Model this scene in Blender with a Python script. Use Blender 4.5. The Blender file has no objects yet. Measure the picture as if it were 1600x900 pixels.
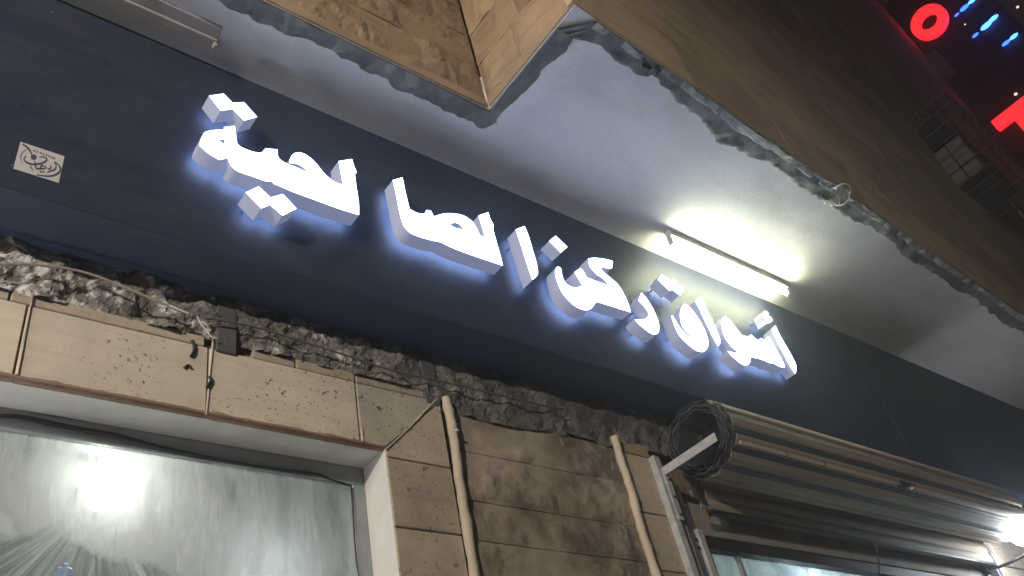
import bpy, bmesh, math, random
from mathutils import Vector, Matrix, noise
from mathutils.geometry import tessellate_polygon
S = bpy.context.scene
C = S.collection
rnd = random.Random(7)
# ---------------------------------------------------------------- camera
F = 1344.3; ZC = 1.6
RT = Vector((0.77982, -0.59601, -0.19283))
def _axis(vx, vy):
    v = Vector((vx - 800, -(vy - 450), F)); return v.normalized()
AX, AY, AZ = _axis(2651.9, 1089.0), _axis(-689.7, 1939.4), _axis(385.8, -1177.9)
right = Vector((AX.x, AY.x, AZ.x)).normalized()
fwd = Vector((AX.z, AY.z, AZ.z)); fwd = (fwd - right * fwd.dot(right)).normalized()
up = right.cross(fwd)
cam_d = bpy.data.cameras.new('camera'); cam = bpy.data.objects.new('camera', cam_d); C.objects.link(cam)
cam.matrix_world = Matrix(((right.x, up.x, -fwd.x, 0), (right.y, up.y, -fwd.y, 0), (right.z, up.z, -fwd.z, ZC), (0, 0, 0, 1)))
cam_d.sensor_width = 36; cam_d.lens = F / 1600 * 36; cam_d.clip_start = .02; cam_d.clip_end = 500
S.camera = cam
# ---------------------------------------------------------------- world, exposure
w = bpy.data.worlds.new('World'); S.world = w; w.use_nodes = True
bg = w.node_tree.nodes['Background']; bg.inputs[0].default_value = (.95, .62, .5, 1); bg.inputs[1].default_value = .012
S.view_settings.view_transform = 'Standard'; S.view_settings.look = 'None'; S.view_settings.exposure = 0; S.view_settings.gamma = 1
S.cycles.use_denoising = True
S.cycles.max_bounces = 6; S.cycles.diffuse_bounces = 4; S.cycles.sample_clamp_indirect = 4
LETTER = 7.6; TUBE = 125.0; ASSUMED_STREET = 1500.0; GLOBE = 100.0; BULB = 130.0; ASSUMED_FLOOD = 800.0

# ---------------------------------------------------------------- pixel rays -> points on real planes
def ray(x, y): return right * (x - 800) + up * (450 - y) + fwd * F
O = Vector((0, 0, ZC))
def onZ(x, y, z): r = ray(x, y); return O + r * ((z - ZC) / r.z)
def onY(x, y, Y): r = ray(x, y); return O + r * (Y / r.y)
def onX(x, y, X): r = ray(x, y); return O + r * (X / r.x)
ZCEIL = 4.8; YF = 2.128; ZB = 2.147 + ZC; YW = 2.346
# ---------------------------------------------------------------- mesh helpers
def tag(o, label=None, cat=None, group=None, kind=None):
    if label: o['label'] = label
    if cat: o['category'] = cat
    if group: o['group'] = group
    if kind: o['kind'] = kind
    return o
def empty(name, loc, label, cat, group=None):
    o = bpy.data.objects.new(name, None); C.objects.link(o); o.location = loc; o.empty_display_size = .1
    return tag(o, label, cat, group)
def link(name, bm, m, parent=None, smooth=False, bevel=0):
    if bevel:
        bmesh.ops.recalc_face_normals(bm, faces=bm.faces[:])
        bmesh.ops.dissolve_limit(bm, angle_limit=.01, verts=bm.verts[:], edges=bm.edges[:])
        bmesh.ops.bevel(bm, geom=bm.edges[:], offset=bevel, segments=1, affect='EDGES', clamp_overlap=True)
    bmesh.ops.recalc_face_normals(bm, faces=bm.faces[:])
    me = bpy.data.meshes.new(name); 
    if parent is not None: bmesh.ops.translate(bm, verts=bm.verts[:], vec=-parent.matrix_basis.translation if parent.parent is None else -(parent.matrix_basis.translation + parent.parent.matrix_basis.translation))
    bm.to_mesh(me); bm.free()
    if smooth:
        for p in me.polygons: p.use_smooth = True
    for mm in (m if isinstance(m, (list, tuple)) else [m]): me.materials.append(mm)
    o = bpy.data.objects.new(name, me); C.objects.link(o)
    if parent is not None: o.parent = parent
    return o
def box(bm, a, b):
    x0, y0, z0 = (min(p, q) for p, q in zip(a, b)); x1, y1, z1 = (max(p, q) for p, q in zip(a, b))
    vs = [bm.verts.new(p) for p in ((x0,y0,z0),(x1,y0,z0),(x1,y1,z0),(x0,y1,z0),(x0,y0,z1),(x1,y0,z1),(x1,y1,z1),(x0,y1,z1))]
    for f in ((0,3,2,1),(4,5,6,7),(0,1,5,4),(1,2,6,5),(2,3,7,6),(3,0,4,7)): bm.faces.new([vs[i] for i in f])
    return bm
def Bx(a, b): return box(bmesh.new(), a, b)
def prism(bm, pts, vec):
    """closed polygon pts (3D) extruded by vec"""
    a = [bm.verts.new(p) for p in pts]; b = [bm.verts.new(Vector(p) + Vector(vec)) for p in pts]
    n = len(pts)
    for t in tessellate_polygon([[Vector(p) for p in pts]]):
        bm.faces.new([a[i] for i in t]); bm.faces.new([b[i] for i in reversed(t)])
    for i in range(n): bm.faces.new((a[i], a[(i+1) % n], b[(i+1) % n], b[i]))
    return bm
def tube(bm, pts, r, seg=8, jitter=0, cap=True, seed=0):
    pts = [Vector(p) for p in pts]; rings = []
    for i, p in enumerate(pts):
        t = (pts[min(i+1, len(pts)-1)] - pts[max(i-1, 0)]).normalized()
        u = t.orthogonal().normalized() if i == 0 else (pu - t * pu.dot(t)).normalized()
        pu = u; v = t.cross(u)
        rr = r[i] if isinstance(r, (list, tuple)) else r
        ring = []
        for k in range(seg):
            a = 2 * math.pi * k / seg; q = rr
            if jitter: q *= 1 + jitter * noise.noise(Vector((i * .6 + seed, math.cos(a) * 1.3, math.sin(a) * 1.3)))
            ring.append(bm.verts.new(p + (u * math.cos(a) + v * math.sin(a)) * q))
        rings.append(ring)
    for i in range(len(rings) - 1):
        for k in range(seg): bm.faces.new((rings[i][k], rings[i][(k+1) % seg], rings[i+1][(k+1) % seg], rings[i+1][k]))
    if cap:
        bm.faces.new(rings[0][::-1]); bm.faces.new(rings[-1])
    return bm
def catmull(pts, n=6, closed=False):
    pts = [Vector(p) for p in pts]; out = []; m = len(pts)
    rng = m if closed else m - 1
    for i in range(rng):
        g = lambda k: pts[k % m] if closed else pts[max(0, min(m-1, k))]
        a, b, c, d = g(i-1), g(i), g(i+1), g(i+2)
        for k in range(n):
            t = k / n
            out.append(.5 * ((2*b) + (c-a)*t + (2*a-5*b+4*c-d)*t*t + (3*b-a-3*c+d)*t**3))
    if not closed: out.append(pts[-1])
    return out
def smooth_outline(pts, lim=38, n=4):
    """round a traced 2D outline except at true corners"""
    m = len(pts); P = [Vector((p[0], p[1])) for p in pts]
    corner = []
    for i in range(m):
        a = P[i] - P[i-1]; b = P[(i+1) % m] - P[i]
        corner.append(a.length < 1e-6 or b.length < 1e-6 or math.degrees(a.angle(b)) > lim)
    out = []
    for i in range(m):
        a, b, c, d = P[i-1], P[i], P[(i+1) % m], P[(i+2) % m]
        if corner[i]: a = b + (b - c)
        if corner[(i+1) % m]: d = c + (c - b)
        if corner[i] and corner[(i+1) % m]: out.append(b.copy()); continue
        for k in range(n):
            t = k / n; out.append(.5 * ((2*b) + (c-a)*t + (2*a-5*b+4*c-d)*t*t + (3*b-a-3*c+d)*t**3))
    return out
def fbm(v, o=4, lac=2.1, g=.5):
    s = 0; a = 1; f = 1
    for _ in range(o): s += a * noise.noise(v * f); a *= g; f *= lac
    return s
# ---------------------------------------------------------------- materials
class NB:
    def __init__(s, name):
        s.m = bpy.data.materials.new(name); s.m.use_nodes = True; s.t = s.m.node_tree; s.n = s.t.nodes
        s.b = s.n['Principled BSDF']; s.tc = s.new('ShaderNodeTexCoord')
        s.geo = s.new('ShaderNodeNewGeometry')
    def new(s, ty, **k):
        n = s.n.new(ty)
        for a, v in k.items():
            if a in n.inputs: n.inputs[a].default_value = v
            else: setattr(n, a, v)
        return n
    def l(s, a, b): s.t.links.new(a, b)
    def pos(s, scale=(1, 1, 1)):
        mp = s.new('ShaderNodeMapping'); mp.inputs['Scale'].default_value = scale; s.l(s.geo.outputs['Position'], mp.inputs['Vector']); return mp.outputs[0]
    def noise(s, sc, det=6, rough=.6, vec=None, dist=0):
        n = s.new('ShaderNodeTexNoise'); n.inputs['Scale'].default_value = sc; n.inputs['Detail'].default_value = det
        n.inputs['Roughness'].default_value = rough; n.inputs['Distortion'].default_value = dist
        s.l(vec if vec is not None else s.geo.outputs['Position'], n.inputs['Vector']); return n.outputs['Fac']
    def ramp(s, fac, stops):
        r = s.new('ShaderNodeValToRGB'); e = r.color_ramp.elements
        while len(e) < len(stops): e.new(.5)
        for i, (p, c) in enumerate(stops): e[i].position = p; e[i].color = (*c, 1) if not isinstance(c, (int, float)) else (c, c, c, 1)
        s.l(fac, r.inputs[0]); return r.outputs[0]
    def mix(s, fac, a, b, mode='MIX'):
        n = s.new('ShaderNodeMix', data_type='RGBA', blend_type=mode)
        for i, v in ((0, fac), (6, a), (7, b)):
            if hasattr(v, 'default_value') or hasattr(v, 'is_linked'): s.l(v, n.inputs[i])
            else: n.inputs[i].default_value = v if isinstance(v, (int, float)) else (*v, 1)
        return n.outputs[2]
    def math(s, op, a, b=0):
        n = s.new('ShaderNodeMath', operation=op)
        for i, v in enumerate((a, b)):
            if hasattr(v, 'is_linked'): s.l(v, n.inputs[i])
            else: n.inputs[i].default_value = v
        return n.outputs[0]
    def bump(s, h, strength=.3, dist=.01):
        n = s.new('ShaderNodeBump'); n.inputs['Strength'].default_value = strength; n.inputs['Distance'].default_value = dist
        s.l(h, n.inputs['Height']); s.l(n.outputs[0], s.b.inputs['Normal'])
    def col(s, v):
        if hasattr(v, 'is_linked'): s.l(v, s.b.inputs['Base Color'])
        else: s.b.inputs['Base Color'].default_value = (*v, 1)
    def set(s, **k):
        for a, v in k.items():
            s.b.inputs[a.replace('_', ' ')].default_value = v
        return s
def simple(name, c, rough=.6, metal=0, var=.18, sc=9, bump=0, bsc=60):
    n = NB(name); f = n.noise(sc); n.col(n.ramp(f, [(.3, tuple(x * (1 - var) for x in c)), (.7, tuple(min(1, x * (1 + var)) for x in c))]))
    n.set(Roughness=rough, Metallic=metal)
    if bump: n.bump(n.noise(bsc, 4), bump, .004)
    return n.m
def emis(name, c, s):
    n = NB(name); n.col((.8, .8, .8)); n.b.inputs['Emission Color'].default_value = (*c, 1); n.b.inputs['Emission Strength'].default_value = s
    return n.m
def stone_mat(name, c, speck=0.0, dark=None, bump=.35, sc=14, brown=.5):
    n = NB(name)
    oi = n.new('ShaderNodeObjectInfo')
    f1 = n.noise(4, 6, .6); f2 = n.noise(sc * 6, 5, .7)
    c0 = n.ramp(f1, [(.28, tuple(x * .72 for x in c)), (.5, c), (.75, tuple(min(1, x * 1.18) for x in c))])
    c1 = n.mix(n.math('MULTIPLY', f2, .35), c0, tuple(x * .55 for x in c))
    rv = n.math('ADD', n.math('MULTIPLY', oi.outputs['Random'], .40), .80)
    hs = n.new('ShaderNodeHueSaturation'); n.l(rv, hs.inputs['Value']); n.l(c1, hs.inputs['Color'])
    out = hs.outputs[0]
    # horizontal saw / dirt streaks
    st = n.noise(3, 5, .6, n.pos((.7, .7, 9)))
    out = n.mix(n.ramp(st, [(.52, 0.), (.72, brown)]), out, tuple(x * k for x, k in zip(c, (.52, .45, .4))))
    if speck:
        s1 = n.noise(58, 3, .6, None, .15); s2 = n.noise(2.6, 3, .5)
        sx = n.new('ShaderNodeSeparateXYZ'); n.l(n.geo.outputs['Position'], sx.inputs[0]); s2 = n.math('ADD', s2, n.math('MULTIPLY', n.math('SUBTRACT', n.math('MINIMUM', sx.outputs[0], 1.5), 1.1), .22))
        msk = n.math('MULTIPLY', n.ramp(s1, [(.615, 0.), (.65, 1.)]), n.ramp(s2, [(.43, 0.), (.52, 1.)]))
        s3 = n.noise(23, 4, .65, None, .5); msk = n.math('MAXIMUM', msk, n.math('MULTIPLY', n.ramp(s3, [(.63, 0.), (.66, 1.)]), n.ramp(s2, [(.47, 0.), (.54, 1.)])))
        out = n.mix(n.math('MULTIPLY', msk, speck), out, (.022, .02, .018))
    n.col(out); n.set(Roughness=.82)
    n.bump(n.math('ADD', n.noise(sc * 3, 8, .7), n.math('MULTIPLY', f1, 1.5)), bump, .006)
    return n.m
M = {}
M['lintel'] = stone_mat('cream limestone', (.57, .49, .39), speck=.85, bump=.25, brown=.25)
M['pier'] = stone_mat('tan limestone', (.46, .375, .285), speck=.6, bump=.3, brown=.3)
M['rock'] = stone_mat('rock faced limestone', (.33, .25, .18), bump=.8, sc=22, brown=.55)
M['upper'] = stone_mat('upper limestone', (.36, .25, .15), bump=.7, sc=18, brown=.6)
M['panel'] = stone_mat('far limestone', (.50, .375, .245), bump=.4, sc=10, brown=.65)
M['trim'] = stone_mat('smooth margin', (.42, .30, .19), bump=.25, brown=.3)
M['mortar'] = stone_mat('cream mortar', (.55, .46, .35), bump=.6, sc=20, brown=.2)
M['grout'] = simple('brown grout', (.22, .165, .12), .9, bump=.5)
def cement():
    n = NB('grey cement'); f = n.noise(7, 8, .7, None, .4); g = n.noise(40, 6, .7)
    c = n.ramp(f, [(.32, (.08, .08, .075)), (.48, (.16, .16, .15)), (.62, (.23, .23, .215)), (.78, (.33, .32, .30))])
    n.col(n.mix(n.math('MULTIPLY', g, .5), c, (.08, .085, .09))); n.set(Roughness=.9)
    n.bump(n.math('ADD', f, n.math('MULTIPLY', g, .5)), .5, .01); return n.m
M['cement'] = cement()
def ceiling():
    n = NB('painted plaster ceiling'); f = n.noise(1.6, 8, .62, None, .5); g = n.noise(60, 4); st = n.noise(2.2, 6, .6, n.pos((.6, 3, 3)))
    c = n.ramp(f, [(.3, (.60, .58, .57)), (.6, (.70, .69, .69))])
    c = n.mix(n.ramp(st, [(.5, 0.), (.75, .35)]), c, (.48, .45, .42))
    p = n.noise(3.1, 3, .5, n.pos((.8, 1.4, 1)), 1.2); c = n.mix(n.ramp(p, [(.60, 0.), (.66, .22)]), c, (.50, .48, .45))
    c = n.mix(n.math('MULTIPLY', n.ramp(g, [(.45, 0.), (.75, 1.)]), .25), c, (.42, .40, .38))
    n.col(c); n.set(Roughness=.75); n.bump(n.math('ADD', g, n.math('MULTIPLY', n.noise(1.1, 3, .5), 22)), .16, .012); return n.m
M['ceiling'] = ceiling()
M['paint'] = simple('white render', (.62, .60, .57), .8, var=.1, sc=5, bump=.2)
def rubble():
    n = NB('broken plaster and stone'); f = n.noise(11, 9, .72, None, .8); g = n.noise(3.2, 4, .5)
    sx = n.new('ShaderNodeSeparateXYZ'); n.l(n.geo.outputs['Position'], sx.inputs[0])
    k = n.math('MULTIPLY', n.math('SUBTRACT', n.math('MINIMUM', sx.outputs[0], 2.2), .85), .075)   # less white plaster left towards the pier
    ff = n.math('SUBTRACT', n.math('ADD', f, n.math('MULTIPLY', n.math('SUBTRACT', g, .5), .35)), k)
    c = n.ramp(ff, [(.34, (.10, .09, .08)), (.47, (.20, .18, .16)), (.54, (.30, .27, .24)), (.59, (.68, .65, .61))])
    n.col(c); n.set(Roughness=.9); n.bump(n.math('ADD', f, n.math('MULTIPLY', n.noise(70, 6, .7), .3)), 1, .02); return n.m
M['rubble'] = rubble()
def board_mat():
    n = NB('navy composite panel'); f = n.noise(1.2, 5); g = n.noise(30, 6, .7); d = n.noise(1.7, 7, .68, n.pos((1, 1, 2.2)), .8)
    c = n.ramp(f, [(.3, (.018, .024, .046)), (.7, (.025, .032, .055))])
    c = n.mix(n.ramp(d, [(.42, 0.), (.72, .34)]), c, (.075, .078, .085))       # settled dust
    dr = n.noise(5, 4, .6, n.pos((5, 1, .5))); c = n.mix(n.ramp(dr, [(.60, 0.), (.74, .22)]), c, (.085, .08, .075))   # faint rain runs
    sp = n.noise(90, 2, .5); c = n.mix(n.ramp(sp, [(.70, 0.), (.74, .4)]), c, (.12, .12, .12))
    n.col(c); n.l(n.ramp(g, [(.3, .46), (.7, .62)]), n.b.inputs['Roughness']); n.set(**{'Specular IOR Level': .25})
    n.bump(n.noise(.9, 2, .4), .25, .02); return n.m
M['board'] = board_mat()
_u = NB('glossier underside with light painted in'); _u.col((.042, .062, .12)); _u.set(Roughness=.38); _u.b.inputs['Specular IOR Level'].default_value = .5; M['under'] = _u.m  # board panel in a lighter blue that paints in the light from below
M['ret'] = NB('white acrylic return').m
rk = NB('rock faced limestone with cement smears'); _f = rk.noise(4, 6, .6); _c = rk.ramp(_f, [(.34, (.14, .105, .075)), (.5, (.30, .24, .175)), (.68, (.42, .34, .26))])
_sx = rk.new('ShaderNodeSeparateXYZ'); rk.l(rk.geo.outputs['Position'], _sx.inputs[0])
_g = rk.math('ADD', rk.noise(3.2, 5, .55, None, .6), rk.math('MULTIPLY', rk.math('SUBTRACT', _sx.outputs[0], 2.35), .32))
_c = rk.mix(rk.ramp(_g, [(.56, 0.), (.64, .8)]), _c, (.12, .105, .095))
_w = rk.math('ADD', rk.noise(13, 5, .6, rk.pos((1.6, 1, .8)), 1.0), rk.math('MULTIPLY', rk.math('SUBTRACT', _g, .5), .35))
_c = rk.mix(rk.ramp(_w, [(.63, 0.), (.68, .7)]), _c, (.42, .36, .30))
rk.col(_c); rk.set(Roughness=.9); rk.bump(rk.math('ADD', rk.noise(30, 8, .7), _f), .5, .006); M['rock'] = rk.m
nb = M['ret'].node_tree.nodes['Principled BSDF']; nb.inputs['Base Color'].default_value = (.34, .34, .37, 1); nb.inputs['Roughness'].default_value = .4
nb.inputs['Emission Color'].default_value = (.50, .60, 1, 1); nb.inputs['Emission Strength'].default_value = .27
M['letter'] = emis('lit letter face', (.55, .69, 1.0), LETTER)
M['halo'] = emis('added letter back glow', (.42, .58, 1.0), 9.0)  # added glow, stands in for bloom round the letters
M['tube'] = emis('fluorescent tube', (.97, 1.0, .68), TUBE)
M['globe'] = emis('globe lamp glass', (.86, .93, 1.0), GLOBE)
M['bulb'] = emis('indoor bulb', (1.0, 1.0, .93), BULB)
M['red'] = emis('red neon letter', (1.0, .012, .02), 1.9)
M['blue'] = emis('blue led', (.02, .10, 1.0), 6.0)
M['cyan'] = emis('pale blue led', (.04, .22, 1.0), 9.0)
M['warm'] = emis('small warm lamp', (1.0, .7, .45), 2.0)
M['slamp'] = emis('assumed street lamp glass', (1.0, .74, .42), 30.0)
M['grey_metal'] = simple('grey painted metal', (.20, .20, .21), .45, .6, bump=.1)
M['dark_metal'] = simple('dark metal', (.05, .048, .045), .55, .5, bump=.15)
M['white_metal'] = simple('white painted steel', (.5, .5, .5), .5, .1, var=.25, sc=18, bump=.2)
M['fixture'] = simple('fixture enamel', (.55, .56, .54), .5, bump=.05)
M['old_fixture'] = simple('painted over batten', (.34, .32, .31), .9, bump=.1)
M['black'] = simple('black rubber', (.012, .013, .015), .6)
M['alu'] = simple('aluminium frame', (.32, .335, .35), .45, .3, var=.12)
M['orange'] = simple('orange painted wood', (.62, .36, .12), .6)
M['wood'] = simple('pale batten', (.55, .46, .36), .7, sc=30)
M['cable'] = simple('old cable', (.30, .25, .20), .8, var=.3, sc=30)
M['wire'] = simple('pale wire', (.7, .66, .58), .5)
M['brass'] = simple('brass', (.5, .32, .15), .35, .9)
M['sticker'] = simple('sticker paper', (.46, .43, .43), .7, var=.06)
M['ink'] = simple('sticker ink', (.06, .055, .09), .6)
M['road'] = simple('asphalt', (.05, .05, .05), .9, bump=.4)
M['paving'] = simple('pavement', (.36, .34, .31), .9, bump=.3)
def shutter_mat():
    n = NB('galvanised shutter steel'); f = n.noise(3, 8, .65, n.pos((.5, 3, 3))); g = n.noise(40, 5, .7, n.pos((.3, 1, 1)))
    c = n.ramp(f, [(.3, (.25, .20, .155)), (.55, (.36, .295, .235)), (.75, (.46, .39, .32))])
    n.col(n.mix(n.math('MULTIPLY', g, .4), c, (.14, .12, .10))); n.set(Roughness=.68, Metallic=.0); n.b.inputs['Specular IOR Level'].default_value = .3; n.bump(g, .3, .004); return n.m
M['shutter'] = shutter_mat(); M['turn'] = simple('dark shutter edge', (.05, .05, .055), .7)
def pane_mat(name, cx, cz, clear_below, tint, seed=0):
    """glass wiped with whitening compound: sheer where scraped, milky elsewhere"""
    n = NB(name); t = n.t
    mp = n.new('ShaderNodeMapping'); mp.inputs['Location'].default_value = (-cx, 0, -cz); n.l(n.geo.outputs['Position'], mp.inputs['Vector'])
    wv = n.new('ShaderNodeTexWave', wave_type='RINGS', rings_direction='Y'); wv.inputs['Scale'].default_value = 1.5; wv.inputs['Distortion'].default_value = 9
    wv.inputs['Detail'].default_value = 5; wv.inputs['Detail Scale'].default_value = 1.1; n.l(mp.outputs[0], wv.inputs['Vector'])
    sx = n.new('ShaderNodeSeparateXYZ'); n.l(mp.outputs[0], sx.inputs[0])
    ang = n.math('ARCTAN2', sx.outputs[2], sx.outputs[0])
    cb = n.new('ShaderNodeCombineXYZ'); n.l(n.math('MULTIPLY', ang, 2.6), cb.inputs[0])
    ln = n.new('ShaderNodeVectorMath', operation='LENGTH'); n.l(mp.outputs[0], ln.inputs[0])
    n.l(n.math('MULTIPLY', ln.outputs['Value'], 7.0), cb.inputs[2]); cb.inputs[1].default_value = seed
    rays = n.noise(2.6, 8, .74, cb.outputs[0], 1.6)
    big = n.noise(2.3, 4, .5, None, .5)
    milk = n.math('ADD', n.math('MULTIPLY', wv.outputs['Fac'], .20), n.math('MULTIPLY', big, .35))
    milk = n.math('ADD', milk, n.math('MULTIPLY', n.ramp(n.noise(9, 6, .7, n.pos((2.2, 1, .35)), 1.2), [(.3, 0.), (.7, 1.)]), .2))
    base = n.ramp(milk, [(.16, .22), (.34, .55), (.42, .48), (.50, .80), (.66, .95)])
    # scraped area low in the pane, crossed by leftover streaks
    e = n.math('ADD', n.math('MULTIPLY', n.noise(4, 5, .6), .16), sx.outputs[2])
    e = n.math('ADD', e, n.math('MULTIPLY', n.math('ABSOLUTE', n.math('SUBTRACT', sx.outputs[0], -.12)), .25))
    sc = n.ramp(n.math('ADD', e, .5), [(.5 + clear_below - .012, 1.), (.5 + clear_below + .015, 0.)])
    left = n.ramp(rays, [(.42, .12), (.55, .35), (.68, .85)])
    fac = n.mix(sc, base, left)
    tr = n.new('ShaderNodeBsdfTranslucent'); tr.inputs[0].default_value = (*tint, 1)
    df = n.new('ShaderNodeBsdfDiffuse'); df.inputs[0].default_value = (.5, .52, .5, 1)
    tp = n.new('ShaderNodeBsdfTransparent'); tp.inputs[0].default_value = (.85, .9, .87, 1)
    gl = n.new('ShaderNodeBsdfGlossy'); gl.inputs['Roughness'].default_value = .04
    m1 = n.new('ShaderNodeMixShader'); m1.inputs[0].default_value = .35; n.l(tr.outputs[0], m1.inputs[1]); n.l(df.outputs[0], m1.inputs[2])
    m2 = n.new('ShaderNodeMixShader'); n.l(fac, m2.inputs[0]); n.l(tp.outputs[0], m2.inputs[1]); n.l(m1.outputs[0], m2.inputs[2])
    m3 = n.new('ShaderNodeMixShader'); m3.inputs[0].default_value = .05; n.l(m2.outputs[0], m3.inputs[1]); n.l(gl.outputs[0], m3.inputs[2])
    n.l(m3.outputs[0], n.n['Material Output'].inputs[0]); return n.m
BULBP = onY(152, 780, 2.66)
M['pane1'] = pane_mat('whitewashed shop glass', BULBP.x - .03, BULBP.z - .07, -.055, (.86, .86, .86))
M['pane2'] = pane_mat('dusty door glass', 4.5, 3.0, -.30, (.72, .84, .92), 3.3)
def clearplastic():
    n = NB('clear plastic'); n.col((.9, .9, .85)); n.set(Roughness=.12, IOR=1.4); n.b.inputs['Transmission Weight'].default_value = .9; return n.m
M['plastic'] = clearplastic()
M['interior'] = simple('shop interior paint', (.62, .64, .62), .9, var=.08, sc=3)

# ---------------------------------------------------------------- ground, street
o = link('road', Bx((-60, -60, -.3), (60, -1.2, 0)), M['road']); tag(o, kind='structure')
o = link('pavement', Bx((-60, -1.2, -.3), (60, 60, .13)), M['paving'], bevel=.01); tag(o, kind='structure')

# ---------------------------------------------------------------- ceiling (underside of the overhanging floor)
YA = onZ(757, 168, ZCEIL).y
cB = onZ(757, 168, ZCEIL); cC = onZ(905, 12, ZCEIL); cD = onZ(1600, 493, ZCEIL)
XB = (cB.x + cC.x) / 2; YC0 = cC.y
dC = Vector((cD.x - XB, cD.y - YC0, 0)).normalized(); nC = Vector((dC.y, -dC.x, 0))   # outward normal of the long wall
XEND = 17.6
def Cpt(s, out, z): return Vector((XB, YC0, z)) + dC * s + nC * out
LC = (XEND - XB) / dC.x
pe = Cpt(LC, 0, 0)
bm = bmesh.new(); prism(bm, [(-6, YW + .3, ZCEIL), (-6, YA, ZCEIL), (XB, YA, ZCEIL), (XB, YC0, ZCEIL), (pe.x, pe.y, ZCEIL), (pe.x, YW + .3, ZCEIL)], (0, 0, .25))
tag(link('ceiling', bm, M['ceiling']), kind='structure')

# cement smeared along the edge of the ceiling: traced ragged edge on the ceiling plane
rag = [(360+x/2.857, y/2.857) for x, y in [(0,30),(60,55),(110,90),(180,120),(240,155),(300,160),(350,175),(430,210),(490,250),(545,275),(580,300),(640,325),(700,360),(740,395),(830,430),(900,465),(960,500),(1030,520),(1080,555),(1120,570),(1190,545),(1200,510),(1240,470),(1290,430),(1340,390),(1370,340),(1390,310),(1440,270),(1500,220),(1520,180)]]
rag += [(850+x/2.647, y/2.647) for x, y in [(125,148),(180,165),(230,200),(290,240),(340,270),(380,300),(415,312),(440,305),(465,320),(490,360),(530,400),(600,450),(650,490),(680,545),(730,590),(800,615),(860,650),(930,675),(990,720),(1050,770),(1110,800)]]
rag += [(1200+x/2.25, 220+y/2.25) for x, y in [(180,200),(240,240),(290,275),(380,310),(440,355),(480,410),(550,445),(610,480),(650,520),(720,545),(780,600),(830,640),(900,672)]]
inner = [onZ(x, y, ZCEIL) for x, y in rag]
i_b = max(range(30), key=lambda i: inner[i].x + inner[i].y * 2)     # concave corner
def refine(pts, amp, seed):
    out = []
    for i in range(len(pts) - 1):
        a, b = pts[i], pts[i+1]; k = max(1, int((b - a).length / .012))
        for j in range(k):
            p = a.lerp(b, j / k); d = (b - a).normalized(); q = Vector((-d.y, d.x, 0))
            out.append(p + q * amp * fbm(Vector((p.x * 12, p.y * 12, seed)), 4, 2.1, .55))
    out.append(pts[-1]); return out
x = inner[0].x; pre = []
while x > -5: x -= .15; pre.append(Vector((x, inner[0].y + .03 * noise.noise(Vector((x * 4, 1, 1))), ZCEIL)))
post = []; q = inner[-1].copy(); base_out = (q - Cpt(0, 0, ZCEIL)).dot(nC); s = (q - Cpt(0, 0, ZCEIL)).dot(dC)
while s < LC - .3: s += .2; post.append(Cpt(s, base_out + .03 * noise.noise(Vector((s * 4, 5, 1))), ZCEIL))
inner_all = refine(pre[::-1] + inner + post, .018, 2.0)
def outer_of(p):
    """closest point of the wall line for a cement edge point"""
    c = []
    c.append(Vector((min(p.x, XB), YA, 0))); c.append(Vector((XB, max(YC0, min(YA, p.y)), 0)))
    s = max(0, min(LC, (p - Cpt(0, 0, p.z)).dot(dC))); c.append(Cpt(s, 0, 0))
    return min(c, key=lambda q: (q.xy - p.xy).length)
def strip(bm, inn, w0, w1, n, thick, seed):
    """bumpy mortar strip hung below the ceiling between the ragged edge (w0) and the wall line (w1)"""
    rows = []
    for p in inn:
        o_ = outer_of(p); row = []
        for k in range(n + 1):
            t = w0 + (w1 - w0) * k / n; q = Vector((p.x + (o_.x - p.x) * t, p.y + (o_.y - p.y) * t, 0))
            h = thick * (.5 + .6 * fbm(Vector((q.x * 9, q.y * 9, seed)), 3, 2.0, .45)) * (0.15 if k == 0 else 1)
            row.append(bm.verts.new((q.x, q.y, ZCEIL - .004 - max(.0, h) * (1 if 0 < k else .2))))
        rows.append(row)
    for a, b in zip(rows, rows[1:]):
        for k in range(n): bm.faces.new((a[k], b[k], b[k+1], a[k+1]))
    return bm
ceil_edge = empty('cement_edging', (XB, YA, ZCEIL), 'ragged grey cement smeared along the outer edge of the canopy ceiling', 'cement edging')
bm = bmesh.new(); strip(bm, inner_all, 0, 1.0, 14, .024, 3); link('cement_smear', bm, M['cement'], ceil_edge, smooth=True)
bm = bmesh.new(); strip(bm, [p for p in inner_all if p.x > XB + .12], .62, 1.0, 7, .034, 8); link('cement_lip', bm, simple('pale cement', (.26, .26, .25), .9, var=.35, sc=14, bump=.35, bsc=40), ceil_edge, smooth=True)

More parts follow.
